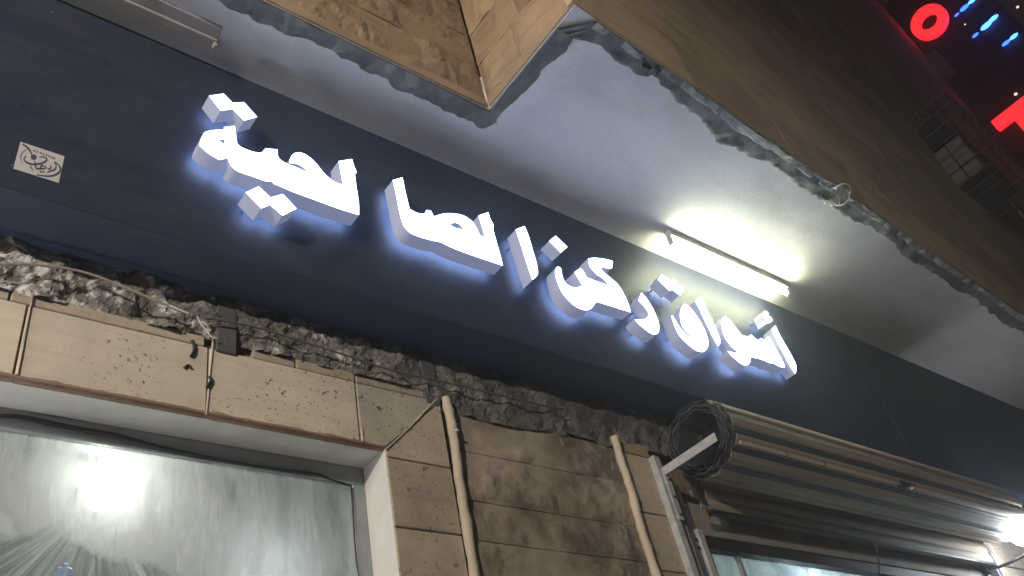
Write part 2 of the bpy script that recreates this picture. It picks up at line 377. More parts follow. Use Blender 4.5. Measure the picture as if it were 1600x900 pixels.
# ---------------------------------------------------------------- rock faced and flat stone pieces
def rock(name, parent, org, du, dv, nv, w_, h_, mat, relief=.03, margin=.0, nu=22, nvv=12, seed=0, label=None, gap=.0015, off=.35, mg=.008):
    """one rock-faced block: w_ along du, h_ along dv, face bulging along nv"""
    org, du, dv, nv = Vector(org), Vector(du), Vector(dv), Vector(nv)
    bm = bmesh.new(); g = []
    for j in range(nvv + 1):
        r = []
        for i in range(nu + 1):
            u = gap + (w_ - 2*gap) * i / nu; v = gap + (h_ - 2*gap) * j / nvv
            ed = min(v, h_ - v); eu = min(u, w_ - u); k = (.45 + .55 * min(1, max(0, (ed - gap) / (mg * 3)))) * (.55 + .45 * min(1, max(0, (eu - gap) / .03)))
            P = org + du * u + dv * v
            d = relief * k * (off + 1.25 * fbm(P * 4.5 + Vector((seed, 0, 0)), 4, 2.1, .48))
            r.append(bm.verts.new(P + nv * max(.004, d)))
        g.append(r)
    for j in range(nvv):
        for i in range(nu): bm.faces.new((g[j][i], g[j][i+1], g[j+1][i+1], g[j+1][i]))
    bk = [bm.verts.new(v.co - nv * .03) for v in (g[0][0], g[0][-1], g[-1][-1], g[-1][0])]
    bm.faces.new(bk[::-1])
    bm.faces.new([bk[1], bk[0]] + g[0][:]); bm.faces.new([bk[3], bk[2]] + g[-1][::-1])
    bm.faces.new([bk[0], bk[3]] + [g[j][0] for j in range(nvv, -1, -1)]); bm.faces.new([bk[2], bk[1]] + [g[j][-1] for j in range(nvv + 1)])
    o = link(name, bm, mat, parent, smooth=False)
    if label: o['label'] = label
    return o
for pl in ([(1004,101),(1014,106),(1024,105),(1031,110),(1036,104)], [(1024,106),(1027,114),(1025,120)]):
    q_ = [onZ(x, y, ZCEIL - .032) for x, y in pl]
    link('crack', tube(bmesh.new(), catmull(q_, 4), [.002 + .007 * abs(math.sin(i * .4 + .5)) for i in range((len(pl)-1)*4+1)], 6, .5), M['black'], ceil_edge)
upper = empty('upper_building', (XB, YA, ZCEIL), 'brown stone-clad upper storeys stepping out above the canopy ceiling', 'building')
T = .4
bm = bmesh.new()
prism(bm, [(-6, YA + .03, ZCEIL + .25), (XB + .03, YA + .03, ZCEIL + .25), (XB + .03, YC0 + .03, ZCEIL + .25), tuple(Cpt(LC, -.03, ZCEIL + .25)), (XEND, 9, ZCEIL + .25), (-6, 9, ZCEIL + .25)], (0, 0, 17))
link('wall', bm, M['grout'], upper)
bm = bmesh.new()   # the part of the walls beside the slab edge
prism(bm, [(-6, YA + .03, ZCEIL + .002), (XB + .03, YA + .03, ZCEIL + .002), (XB + .03, YC0 + .03, ZCEIL + .002), tuple(Cpt(LC, -.03, ZCEIL + .002)), tuple(Cpt(LC, -.06, ZCEIL + .002)), (XB + .06, YC0 + .06, ZCEIL + .002), (XB + .06, YA + .06, ZCEIL + .002), (-6, YA + .06, ZCEIL + .002)], (0, 0, .247))
bmesh.ops.translate(bm, verts=bm.verts[:], vec=(0, 0, 0)); link('slab_edge', bm, M['grout'], upper)
CH = .26; BM = .055
z = ZCEIL + .004
for (a, b) in (((-6, YA - .012, z), (XB - .014, YA + .05, z + BM)), ((XB - .012, YC0 - .0, z), (XB + .05, YA - .014, z + BM))):
    link('edge_margin', Bx(a, b), M['trim'], upper, bevel=.004)
for row in range(11):
    z0 = z + BM + row * CH
    # face A (parallel to the shop front)
    x1 = XB - .01; off = .0 if row % 2 else .22
    wd = .42; xx = x1; first = True
    while xx > -1.2:
        ww = (wd - off) if first and off else wd + .08 * noise.noise(Vector((row, xx, 3)))
        first = False
        rock('stone', upper, (xx - ww, YA, z0), (1, 0, 0), (0, 0, 1), (0, -1, 0), ww, CH, M['upper'], relief=.026, seed=row)
        xx -= ww
    # face B (the step, facing left)
    LB = YA - YC0
    cuts = [0, .30, LB] if row % 2 else [0, LB - .27, LB]
    for a, b in zip(cuts, cuts[1:]):
        rock('stone', upper, (XB, YC0 + b - .012, z0), (0, -1, 0), (0, 0, 1), (-1, 0, 0), b - a, CH, M['upper'], relief=.032, seed=row + 20)
# face C: long outer wall, thin sawn stones laid in courses
CW, CHH = .85, .40
zz = ZCEIL + .004
for row in range(14):
    s = -.02 if row % 2 == 0 else -.02 - 0; k = 0
    while s < 9.2:
        ww = CW * (.55 if (k == 0 and row % 2) else 1) * (1 + .12 * noise.noise(Vector((row * 3, k, 1))))
        rise = .0015 * noise.noise(Vector((row * 2.1, k * 1.7, 4)))
        p0 = Cpt(s + .001, -.028, zz + row * CHH + .003); p1 = Cpt(s + ww - .001, -.028, zz + row * CHH + .003)
        bm = bmesh.new(); prism(bm, [p0, p1, p1 + Vector((0, 0, CHH - .006)), p0 + Vector((0, 0, CHH - .006))], nC * (.034 + rise))
        link('stone', bm, M['panel'], upper); s += ww; k += 1
s_end = 9.0
bm = bmesh.new(); p0 = Cpt(s + .002, -.028, zz); p1 = Cpt(LC, -.028, zz)
prism(bm, [p0, p1, p1 + Vector((0, 0, 14 * CHH)), p0 + Vector((0, 0, 14 * CHH))], nC * .03)
p0 = Cpt(0, -.028, zz + 14 * CHH + .004); p1 = Cpt(LC, -.028, zz + 14 * CHH + .004)
prism(bm, [p0, p1, p1 + Vector((0, 0, 12)), p0 + Vector((0, 0, 12))], nC * .03)
link('far_cladding', bm, M['panel'], upper)
def recess(pxs, m, parent, name, out=.012):
    n_ = nC; c0 = Cpt(0, .01, 0)
    P = []
    for x, y in pxs:
        r = ray(x, y); P.append(O + r * ((c0 - O).dot(n_) / r.dot(n_)))
    bm = bmesh.new(); prism(bm, P, nC * out); return link(name, bm, m, parent)
# ---------------------------------------------------------------- lower shop-front wall
wall = empty('shop_front_wall', (1.6, YW + .05, .13), 'cream and brown limestone shop front wall below the long sign', 'wall')
XJ = 1.597; ZL = 1.634 + ZC; ZS = 1.906 + ZC; ZT = 1.953 + ZC
XR = 3.13; XR2 = 6.55
bm = bmesh.new()   # backing masonry with the two openings
box(bm, (-6, YW + .03, ZL + .012), (XR, YW + .30, ZCEIL - .002)); box(bm, (XJ + .012, YW + .03, .1), (XR, YW + .30, ZL + .01))
box(bm, (-6, YW + .03, .1), (-1.6, YW + .30, ZL + .01)); box(bm, (-1.6, YW + .03, .1), (XJ + .01, YW + .30, .7))
box(bm, (XR + .002, YW + .06, 1.60 + ZC + .08), (XR2 - .002, YW + .30, ZCEIL - .002)); box(bm, (XR2, YW + .03, .1), (18, YW + .30, ZCEIL - .002))
link('backing', bm, M['grout'], wall)
def flat(pts, mat, yf=YW, back=YW + .035, name='stone', bev=.003, label=None):
    j = rnd.uniform(-.0015, .0015)
    bm = bmesh.new(); prism(bm, [(x, yf + j, z) for x, z in pts], (0, back - yf - j, 0)); o = link(name, bm, mat, wall, bevel=bev)
    if label: o['label'] = label
    return o
def wx(x, y): p = onY(x, y, YW); return p.x, p.z
g = .003
jx = [-3.2, -2.2, -1.2, -.35, .352, wx(325, 590)[0], wx(560, 650)[0]]
for a, b in zip(jx, jx[1:]): flat([(a + g, ZL), (b - g, ZL), (b - g, ZS - g), (a + g, ZS - g)], M['lintel'])
xm = 1.885; zm = ZS - .005
flat([(jx[-1] + g, ZL), (XJ - g, ZL), (xm - g, zm), (jx[-1] + g, zm)], M['lintel'])
flat([(XJ, ZL - .034), (xm, ZL - .034), (xm, zm - g), (XJ + .004, ZL + .002)], M['pier'])
zc = ZL - .034
while zc > .4:
    z1 = zc - .2765; flat([(XJ, z1), (xm, z1), (xm, zc - .006), (XJ, zc - .006)], M['pier']); zc = z1
sj = [-3.4, -2.3, -1.3, -.5, .30, 1.0 - .09, 1.25, 1.50, 1.83]
for i, (a, b) in enumerate(zip(sj, sj[1:])):
    if i == 5: a = 1.08
    flat([(a + g, ZS + g), (b - g, ZS + g), (b - g, ZT + rnd.uniform(-.006, .004)), (a + g, ZT + rnd.uniform(-.006, .006))], M['pier'], yf=YW + .006, name='stone_strip')
# rock faced stones of the pier
xb2 = 2.90
rows_z = [3.53 + .0, 3.245, 2.975, 2.70, 2.42, 2.15, 1.88, 1.6, 1.32, 1.05, .78, .5, .2]
rt = [wx(715, 640)[1], wx(725, 703)[1], wx(728, 779)[1], wx(743, 843)[1]]
rows_z = rt + [rt[-1] - .27 * k for k in range(1, 9)]
for r_, (zt, zb) in enumerate(zip(rows_z, rows_z[1:])):
    cut = [xm + .035, 2.42 if r_ % 2 else 2.25, xb2] if r_ else [xm + .035, xb2]
    for a, b in zip(cut, cut[1:]):
        rock('rock_faced_stone', wall, (a, YW + .012, zb), (1, 0, 0), (0, 0, 1), (0, -1, 0), b - a, zt - zb, M['rock'], relief=.015, nu=34, nvv=18, seed=r_ * 7 + a, gap=.0015)
# narrow smooth strip beside the shutter rail
zs = [ZT - .02, wx(1000, 712)[1], wx(1005, 800)[1]]
zs += [zs[-1] - .275 * k for k in range(1, 9)]
for i, (a, b) in enumerate(zip(zs, zs[1:])): flat([(xb2 + .02, b + g), (XR - .01, b + g), (XR - .01, a - g), (xb2 + .02, a - g)], M['pier'] if i else M['trim'])
# right of the shutter
zc = ZS
while zc > .4:
    for a, b in ((XR2 + .03, XR2 + .6), (XR2 + .606, XR2 + 1.2)): flat([(a, zc - .27), (b, zc - .27), (b, zc - .006), (a, zc - .006)], M['lintel'])
    zc -= .2765
# mortar beads (the pale rounded vertical ribs)
def bead(pts, r, name='mortar_rib', seed=0, mat='mortar'):
    P = [onY(x, y, YW - .012) for x, y in pts]; d = (P[-1] - P[-2]).normalized()
    P.append(P[-1] + d * 1.0); P.append(P[-1] + d * 1.6)
    P = catmull(P, 10)
    P = [p + Vector((.006 * noise.noise(Vector((p.z * 9, seed, 0))), 0, 0)) for p in P]
    link(name, tube(bmesh.new(), P, [r * (1 + .22 * noise.noise(Vector((p.z * 14, seed, 5)))) for p in P], 12, .22, seed=seed), M[mat], wall, smooth=True)
bead([(697, 622), (706, 665), (714, 720), (724, 790), (742, 900)], .0195, seed=1)
bead([(960, 683), (968, 712), (984, 760), (1000, 820), (1008, 845), (1026, 900)], .0195, seed=4)
# mitre bead and thin joint fillets
P = [onY(x, y, YW - .003) for x, y in ((603, 702), (625, 682), (648, 660), (668, 638), (688, 618))]
link('joint_fillet', tube(bmesh.new(), catmull(P, 6), .0035, 6, .6), M['mortar'], wall)
for a, b in (((52, 458), (27, 585)), ((333, 528), (322, 648)), ((367, 470), (366, 540)), ((565, 668), (567, 690)), ((52, 452), (49, 472))):
    P = [onY(a[0] + (b[0] - a[0]) * t, a[1] + (b[1] - a[1]) * t, YW - .004) for t in (0, .25, .5, .75, 1)]
    link('joint_fillet', tube(bmesh.new(), P, .005 if a[0] == 367 else .0032, 6, .7, seed=a[0]), M['mortar'], wall)
# brown dirt bed under the lintel edge
bm = bmesh.new(); n_ = 150; ra = []
for i in range(n_ + 1):
    x = -1.6 + (XJ + 1.6) * i / n_; k = .007 * (1 + fbm(Vector((x * 12, 0, 0)), 4))
    ra.append([bm.verts.new((x, YW - .0005, ZL + .004 + k)), bm.verts.new((x, YW - .004 - .3 * k, ZL - .001)), bm.verts.new((x, YW + .018 + k, ZL - .004))])
for a, b in zip(ra, ra[1:]):
    for k in range(2): bm.faces.new((a[k], b[k], b[k+1], a[k+1]))
link('mortar_bed', bm, stone_mat('reddish mortar', (.36, .24, .17), bump=.8, sc=30, brown=.6), wall, smooth=True)

# rubble band (broken face above the sawn stones)
def rubble_band(x0, x1, z0f, z1, base, amp, step, name, mat, seed=0):
    bm = bmesh.new(); nx = int((x1 - x0) / step); nz = max(4, int((z1 - z0f((x0 + x1) / 2)) / step)); G = []
    for j in range(nz + 1):
        r = []
        for i in range(nx + 1):
            x = x0 + (x1 - x0) * i / nx; zb = z0f(x); z = zb + (z1 - zb) * j / nz
            v = Vector((x * 9, z * 10, seed))
            d = fbm(v, 5, 2.1, .55); rdg = 1 - abs(noise.noise(v * 1.7)) * 2
            tt = min(1, max(0, (x - .9) / 1.4)); y = base - amp * (1 - .5 * tt) * (.75 * d + .12 * rdg)
            r.append(bm.verts.new((x + .01 * noise.noise(v * 3), min(y, YW + .09), z)))
        G.append(r)
    for j in range(nz):
        for i in range(nx): bm.faces.new((G[j][i], G[j][i+1], G[j+1][i+1], G[j+1][i]))
    o = link(name, bm, mat, wall); o['kind'] = 'stuff'; return o
def zlow(x): 
    if x < 1.83: return ZT - .012
    if x < 1.93: return ZT - .09
    return ZT - .06 + .05 * noise.noise(Vector((x * 3, 0, 9))) - (.03 if x < 2.6 else 0)
rubble_band(-2.0, XR + .3, zlow, ZB + .03, YW + .004, .042, .007, 'broken_plaster', M['rubble'])
rubble_band(XR2 - .1, 10, lambda x: ZS, ZB + .03, YW + .012, .075, .014, 'broken_plaster', M['rubble'], 3)
# smooth cement plug in the band
x0_, z0_ = wx(338, 480); x1_, z1_ = wx(364, 545)
bm = Bx((x0_, YW - .012, ZT - .06), (x1_ + .01, YW + .06, ZB)); link('cement_plug', bm, simple('dark cement', (.085, .082, .08), .9, bump=.5), wall, bevel=.004)
x0_, z0_ = wx(662, 610); bm = Bx((x0_, YW - .004, ZT - .075), (x0_ + .075, YW + .05, ZB)); link('cement_plug', bm, bpy.data.materials['dark cement'], wall, bevel=.006)

# reveals and window
bm = bmesh.new(); box(bm, (-1.6, YW + .004, ZL + .0), (XJ + .004, YW + .165, ZL + .01)); link('soffit_lining', bm, M['paint'], wall)
bm = bmesh.new(); box(bm, (XJ - .002, YW + .004, .7), (XJ + .008, YW + .165, ZL - .001)); link('jamb_lining', bm, M['paint'], wall)
YG = 2.52
win = empty('shop_window', (0, YG, .7), 'wide shop window with whitewash smeared glass and bright bulb behind', 'window')
zg = 1.561 + ZC; xg = 1.541
bm = bmesh.new(); box(bm, (-1.58, YG - .014, zg), (XJ - .004, YG + .05, ZL - .002)); link('frame_head', bm, M['alu'], win, bevel=.002)
bm = bmesh.new(); box(bm, (xg, YG - .0135, .74), (XJ - .003, YG + .05, zg - .001)); link('frame_jamb', bm, M['alu'], win, bevel=.002)
bm = bmesh.new(); box(bm, (-1.59, YG - .0135, .74), (-1.54, YG + .05, zg - .001)); link('frame_jamb', bm, M['alu'], win, bevel=.002)
bm = bmesh.new(); box(bm, (-1.58, YG - .014, .68), (XJ - .004, YG + .05, .739)); link('frame_sill', bm, M['alu'], win, bevel=.002)
bm = bmesh.new(); box(bm, (-1.54, YG, .74), (xg, YG + .006, zg)); link('glass_pane', bm, M['pane1'], win)
P = [onY(x/2.5, 620 + y/2.5, YG - .022) for x, y in [(0,72),(60,76),(120,85),(210,105),(300,125),(450,152),(600,192),(800,235),(1000,272),(1100,285),(1250,303),(1290,322),(1340,338),(1372,348),(1378,420),(1385,560),(1395,660),(1402,700)]]
P = [P[0] + Vector((-1.2, 0, .0))] + P + [P[-1] + Vector((.0, 0, -1))]
link('seal', tube(bmesh.new(), P, [.0035, .006, .008, .0085, .009, .009, .008, .007, .006, .0055, .005, .0045, .004, .004, .0035, .003, .003, .003, .002, .002], 6, .5), M['black'], win)
# rooms behind the two openings
def room(x0, x1, y0, y1, z0, z1):
    bm = bmesh.new(); box(bm, (x0, y0, z0), (x1, y1, z1)); bmesh.ops.delete(bm, geom=[f for f in bm.faces if abs(f.calc_center_median().y - y0) < 1e-4], context='FACES')
    return bm
rm = link('shop_room', room(-1.6, 3.0, YW + .31, 5.2, .14, 3.9), M['interior']); tag(rm, kind='structure')
rm2 = link('second_shop_room', room(3.1, 6.6, YW + .31, 5.2, .14, 3.6), M['interior']); tag(rm2, kind='structure')
def bulb(loc, rad, mat, label, hang):
    e = empty('hanging_bulb', loc, label, 'light bulb')
    bm = bmesh.new(); bmesh.ops.create_uvsphere(bm, u_segments=20, v_segments=12, radius=rad); bmesh.ops.translate(bm, verts=bm.verts[:], vec=loc); link('bulb_glass', bm, mat, e, smooth=True)
    link('socket', tube(bmesh.new(), [Vector(loc) + Vector((0, 0, rad * .8)), Vector(loc) + Vector((0, 0, rad + .05))], rad * .45, 12), M['white_metal'], e)
    link('cord', tube(bmesh.new(), [Vector(loc) + Vector((0, 0, rad + .05)), Vector(loc) + Vector((0, 0, hang))], .003, 6), M['black'], e)
    return e
bulb(BULBP, .035, M['bulb'], 'bright white bulb glaring behind the smeared shop window', 3.9 - BULBP.z)
bulb(onY(385, 925, 2.72), .03, emis('third bulb', (.9, .96, 1), 90), 'dimmer second bulb low behind the smeared shop window', 1.2)
bulb(onY(1240, 935, 2.60), .025, emis('added fill bulb', (.85, .93, 1), 260), 'unseen fill bulb added low behind the dusty glass of the second shop', .5)  # fill bulb added to brighten the second shop glass
bulb(onY(1410, 905, 2.75), .03, emis('second bulb', (.85, .93, 1), 3000), 'lit bulb inside the second shop under the shutter', .6)
# blue item seen low in the window
bm = bmesh.new(); p = onY(100, 893, 2.62); box(bm, (p.x - .02, p.y, p.z - .3), (p.x + .025, p.y + .02, p.z + .015)); box(bm, (p.x - .006, p.y + .003, p.z + .015), (p.x + .012, p.y + .016, p.z + .03))
bm.verts.ensure_lookup_table(); tag(link('blue_bottle', bm, simple('blue plastic', (.03, .12, .5), .4), None, bevel=.004), 'blue plastic object standing behind the smeared window at bottom left', 'plastic object')

# ---------------------------------------------------------------- sign board
board = empty('sign_board', (2.0, YF, ZB), 'long navy fascia board carrying the lit Arabic lettering', 'sign board')
xj1 = onY(1380, 628, YF).x
js = [-5.5, -2.9, -.3 + .0, xj1 - .0]
js = [-5.5, -1.2, xj1, xj1 + 3.2, xj1 + 6.4, 17]
for a, b in zip(js, js[1:]):
    bm = bmesh.new(); box(bm, (a + .0035, YF, ZB), (b - .0035, YF + .02, ZCEIL - .001)); link('panel', bm, M['board'], board, bevel=.0015)
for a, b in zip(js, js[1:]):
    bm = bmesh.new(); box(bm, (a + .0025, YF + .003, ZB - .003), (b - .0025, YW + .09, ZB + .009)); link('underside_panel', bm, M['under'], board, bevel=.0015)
bm = Bx((-5.5, YF + .022, ZB + .014), (17, YF + .05, ZCEIL - .002)); link('backing_frame', bm, M['black'], board)
for (x, z) in ((xj1 - .02, .30), (xj1 + .02, .30), (xj1 - .02, .9), (xj1 + .02, .62), (.2, .1), (.2, .95)):
    bm = bmesh.new(); bmesh.ops.create_uvsphere(bm, u_segments=8, v_segments=5, radius=.004); bmesh.ops.translate(bm, verts=bm.verts[:], vec=(x, YF - .001, ZB + z)); link('rivet', bm, M['grey_metal'], board)

# ---------------------------------------------------------------- lit letters
D = .098; GAP = .031
def zt(ox, oy, s, L): return [(ox + x / s, oy + y / s) for x, y in L]
def letter(label, outline, holes=(), seed=0):
    out = [onY(x, y, YF - D) for x, y in smooth_outline(outline)]
    hs = [[onY(x, y, YF - D) for x, y in smooth_outline(h)] for h in holes]
    cx = sum(p.x for p in out) / len(out); cz = min(p.z for p in out)
    e = empty('sign_letter', (cx, YF, cz), label, 'sign letter', 'lit Arabic letters on the navy board')
    loops = [out] + hs
    bm = bmesh.new(); allv = []
    for L in loops: allv += [bm.verts.new(p) for p in L]
    for t in tessellate_polygon([[Vector(p) for p in L] for L in loops]):
        try: bm.faces.new([allv[i] for i in t])
        except ValueError: pass
    link('face', bm, M['letter'], e)
    bm = bmesh.new()
    for L in loops:
        n = len(L); a = [bm.verts.new(p + Vector((0, -.002, 0))) for p in L]; b = [bm.verts.new(Vector((p.x, YF - GAP, p.z))) for p in L]
        for i in range(n): bm.faces.new((a[i], a[(i+1) % n], b[(i+1) % n], b[i]))
    o = link('side_return', bm, M['ret'], e)
    # glow added on the letter backs to imitate lens bloom on the board
    bm = bmesh.new(); allv = []
    for L in loops: allv += [bm.verts.new(Vector((p.x, YF - GAP, p.z))) for p in L]
    for t in tessellate_polygon([[Vector((p.x, YF - GAP, p.z)) for p in L] for L in loops]):
        try: bm.faces.new([allv[i] for i in t])
        except ValueError: pass
    link('added_back_glow', bm, M['halo'], e)
    # stand-offs
    for k in range(2):
        p = out[(k * len(out)) // 2].lerp(Vector((cx, YF - D, sum(q.z for q in out) / len(out))), .3)
        link('stand_off', tube(bmesh.new(), [(p.x, YF - GAP - .002, p.z), (p.x, YF + .001, p.z)], .006, 6), M['grey_metal'], e)
    return e
letter('pair of lit diamond dots above the leftmost letter of the sign', zt(290,140,9,[(325,88),(535,60),(660,188),(820,180),(1005,388),(820,440),(660,278),(490,302)]))
Lz = [(540,80),(690,62),(705,180),(722,310),(780,360),(900,410),(1010,440),(1070,435),(1125,378),(1290,395),(1295,480),(1340,545)]
Cz = [(200,240),(270,265),(340,298),(402,320),(350,275),(310,248),(270,233),(215,232),(207,212),(218,172),(245,135),(290,118),(350,130),(420,175),(480,235),(540,310),(600,370),(660,415),(742,444),(700,205),(835,185),(850,240),(882,320),(862,335),(878,460),(902,620),(905,748),(760,705),(600,650),(480,605),(330,550),(200,500),(110,460),(60,440),(30,415)]
Lb = [(1170,845),(1100,835),(920,770),(780,725),(700,685),(640,625),(605,560),(590,515),(490,540),(455,535),(330,460),(205,355),(195,320),(215,245),(260,155),(340,130),(450,118),(535,118)]
letter('leftmost joined letter body with a small loop and pointed ends', zt(290,190,9,Lz) + zt(420,220,6.43,Cz) + zt(290,190,9,Lb), [zt(290,190,9,[(450,262),(550,255),(552,320),(520,305)])])
letter('pair of lit diamond dots below the leftmost joined letters', zt(250,120,3.6,[(480,652),(555,617),(622,680),(690,660),(768,742),(688,782),(617,722),(568,742)]))
letter('second joined letter group from the left with a tall stroke at each end', zt(580,240,3.6,[(120,150),(175,135),(195,230),(215,312),(260,335),(302,340),(310,318),(335,322),(352,355),(400,340),(460,337),(520,350),(570,385),(595,425),(612,460),(640,472),(602,350),(658,330),(668,365),(688,405),(685,425),(705,500),(728,580),(740,632),(620,592),(500,550),(430,520),(390,500),(340,490),(270,470),(215,445),(180,405),(160,340),(140,240)]), [zt(580,240,3.6,[(440,397),(470,390),(500,402),(520,428),(470,418)])])
letter('single slanted stroke standing alone in the middle of the sign', zt(580,240,3.6,[(812,428),(862,408),(885,465),(910,550),(930,620),(937,670),(930,690),(905,712),(880,640),(845,530)]))
letter('single lit rectangular dot in the middle of the sign', zt(840,360,5,[(88,85),(140,42),(232,130),(178,175)]))
letter('deep bowl letter joined to an open hooked letter below the single dot', zt(840,360,5,[(392,222),(440,215),(510,222),(560,232),(588,242),(578,300),(530,295),(488,290),(520,330),(580,380),(640,440),(690,530),(715,595),(728,642),(640,615),(560,590),(490,568),(455,560),(435,590),(410,615),(370,625),(310,605),(250,560),(190,490),(150,400),(135,335),(140,300),(155,283),(175,290),(185,310),(190,350),(210,400),(250,435),(290,447),(335,440),(345,430),(320,385),(285,330),(335,295),(360,325),(385,368),(440,390),(500,412),(558,430),(530,400),(485,360),(470,355),(430,315),(405,280)]))
letter('small curved letter like a comma right of the hooked letter', zt(840,360,5,[(785,550),(810,485),(850,530),(900,610),(935,690),(950,750),(945,795),(925,815),(890,810),(830,770),(780,725),(755,695),(800,700),(845,690),(865,670),(860,640),(825,590)]))
letter('pair of small lit dots under the tube light', zt(1020,420,5.625,[(42,98),(75,50),(160,105),(180,92),(272,182),(238,235),(165,182),(148,197)]))
letter('round looped bowl letter below the pair of small dots', zt(1020,420,5.625,[(250,345),(275,308),(310,325),(360,380),(420,470),(465,560),(487,640),(480,690),(455,725),(420,732),(370,715),(300,660),(240,600),(200,530),(170,450),(158,412),(172,410),(200,455),(235,512),(290,572),(340,602),(380,608),(340,592),(290,552),(255,500),(240,440),(238,390)]), [zt(1020,420,5.625,[(292,385),(305,390),(328,420),(310,410)])])
letter('slim slanted stroke right of the round looped letter', zt(1020,420,5.625,[(370,285),(418,247),(470,350),(540,490),(588,610),(592,650),(572,685),(540,630),(470,490),(410,360)]))
letter('looped letter joined to a toothed letter near the right end of the sign', zt(1110,470,6.427,[(115,175),(145,153),(185,180),(240,250),(310,340),(350,355),(385,358),(405,340),(440,370),(480,400),(510,375),(545,400),(585,355),(630,430),(690,540),(740,640),(745,672),(700,665),(630,630),(590,625),(530,598),(470,580),(400,568),(398,610),(380,640),(345,653),(300,630),(250,590),(195,540),(168,503),(200,512),(240,520),(285,522),(240,490),(190,440),(140,360),(115,280),(107,220)]), [zt(1110,470,6.427,[(178,262),(190,268),(212,295),(195,285)])])
letter('rightmost slim slanted stroke of the sign', zt(1110,470,6.427,[(612,290),(650,248),(700,350),(780,490),(840,600),(860,655),(858,710),(848,735),(800,660),(720,510),(650,370)]))
letter('tiny knobbed mark above the rightmost stroke of the sign', zt(1110,470,6.427,[(520,145),(525,115),(545,102),(570,112),(585,135),(583,158),(605,162),(620,190),(612,210),(560,232),(545,190)]))

# ---------------------------------------------------------------- sticker on the board
def zs4(L): return [(10 + x / 11.25, 210 + y / 11.25) for x, y in L]
P = [onY(x, y, YF - .0015) for x, y in zs4([(248,128),(1022,385),(920,852),(120,600)])]
st = empty('sticker', P[3], 'small pale rectangular sticker with dark calligraphy logo at left of the board', 'sticker')
link('paper', prism(bmesh.new(), P, (0, .001, 0)), M['sticker'], st)
def ribbon(bm, pts, w_, y):
    pts = [Vector(p) for p in pts]; L = []
    n = len(pts)
    for i, p in enumerate(pts):
        d = (pts[min(i+1, n-1)] - pts[max(0, i-1)]).normalized(); q = Vector((-d.y, d.x)); k = w_ * (.45 + .55 * math.sin(math.pi * min(1, max(.12, (i + .5) / n)))) / 2
        a = p + q * k; b = p - q * k
        L.append([bm.verts.new(onY(*zs4([a])[0], y)), bm.verts.new(onY(*zs4([b])[0], y))])
    for a, b in zip(L, L[1:]): bm.faces.new((a[0], b[0], b[1], a[1]))
bm = bmesh.new(); yy = YF - .0021
for w_, L in ((34,[(280,165),(350,215),(410,280),(450,360)]),(95,[(432,392),(480,398),(528,400)]),(34,[(345,380),(310,420),(330,470),(400,510),(500,525),(620,505),(690,470),(708,430),(670,400),(580,395)]),
              (30,[(495,470),(515,560),(530,600),(600,600),(660,600),(692,580),(690,540)]),(30,[(598,590),(605,555),(640,545),(658,575)]),(34,[(585,658),(615,650)]),(34,[(632,658),(664,654)]),(28,[(780,552),(778,590),(745,606),(720,606)]),
              (28,[(842,485),(872,540),(862,600),(820,632),(770,640),(735,665),(716,660)]),(34,[(838,482),(900,520),(948,590),(935,655),(870,705),(760,733),(640,725),(530,705)]),(14,[(350,268),(285,315),(250,390),(262,460),(290,520)]),(20,[(408,548),(440,590),(470,632)])):
    ribbon(bm, [v.xy for v in catmull([(x, y, 0) for x, y in L], 6)], w_, yy)
for k, (x, y) in enumerate([(490,290),(545,310),(600,330),(655,348),(705,365),(755,385),(800,405),(845,425)]):   # tiny illegible capitals
    for a, b in (((-14, 14), (-8, -16)), ((-8, -16), (12, -10)), ((-10, 0), (10, 4))) if k % 2 else (((-12, 12), (-6, -16)), ((10, 16), (14, -10)), ((-6, -16), (14, -10))):
        ribbon(bm, [(x + a[0], y + a[1]), (x + (a[0] + b[0]) / 2, y + (a[1] + b[1]) / 2), (x + b[0], y + b[1])], 13, yy)
for f in bm.faces: f.normal_update()
link('logo', bm, M['ink'], st)

# ---------------------------------------------------------------- ceiling fixtures
ta, tb = onZ(1046, 379, ZCEIL - .075), onZ(1231, 457, ZCEIL - .075)
ty = (ta.y + tb.y) / 2
tf = empty('tube_light', ((ta.x + tb.x) / 2, ty, ZCEIL), 'lit fluorescent tube on a batten fixed to the canopy ceiling', 'tube light')
link('batten', Bx((ta.x - .012, ty - .028, ZCEIL - .042), (tb.x + .03, ty + .012, ZCEIL - .001)), M['fixture'], tf, bevel=.004)
link('tube', tube(bmesh.new(), [(ta.x + .02, ty, ZCEIL - .075), (tb.x - .01, ty, ZCEIL - .075)], .013, 14), M['tube'], tf, smooth=True)
for x in (ta.x, tb.x):
    bm = Bx((x - .008, ty - .016, ZCEIL - .095), (x + .012, ty + .014, ZCEIL - .043)); link('lamp_holder', bm, M['fixture'], tf, bevel=.004)
oa, ob = onZ(120, -20, ZCEIL - .04), onZ(338, 74, ZCEIL - .04); oy = ob.y
of = empty('unlit_batten', ((oa.x + ob.x) / 2, oy, ZCEIL), 'unlit batten fixture painted like the ceiling at top left', 'light fixture')
link('batten', Bx((ob.x - 1.2, oy - .02, ZCEIL - .022), (ob.x, oy + .025, ZCEIL - .001)), M['old_fixture'], of, bevel=.004)
link('reflector', Bx((ob.x - 1.19, oy - .075, ZCEIL - .012), (ob.x - .006, oy - .0205, ZCEIL - .002)), M['old_fixture'], of, bevel=.003)
for x in (ob.x - .012, ob.x - 1.2): link('lamp_holder', Bx((x - .002, oy - .012, ZCEIL - .045), (x + .014, oy + .012, ZCEIL - .023)), M['old_fixture'], of, bevel=.003)
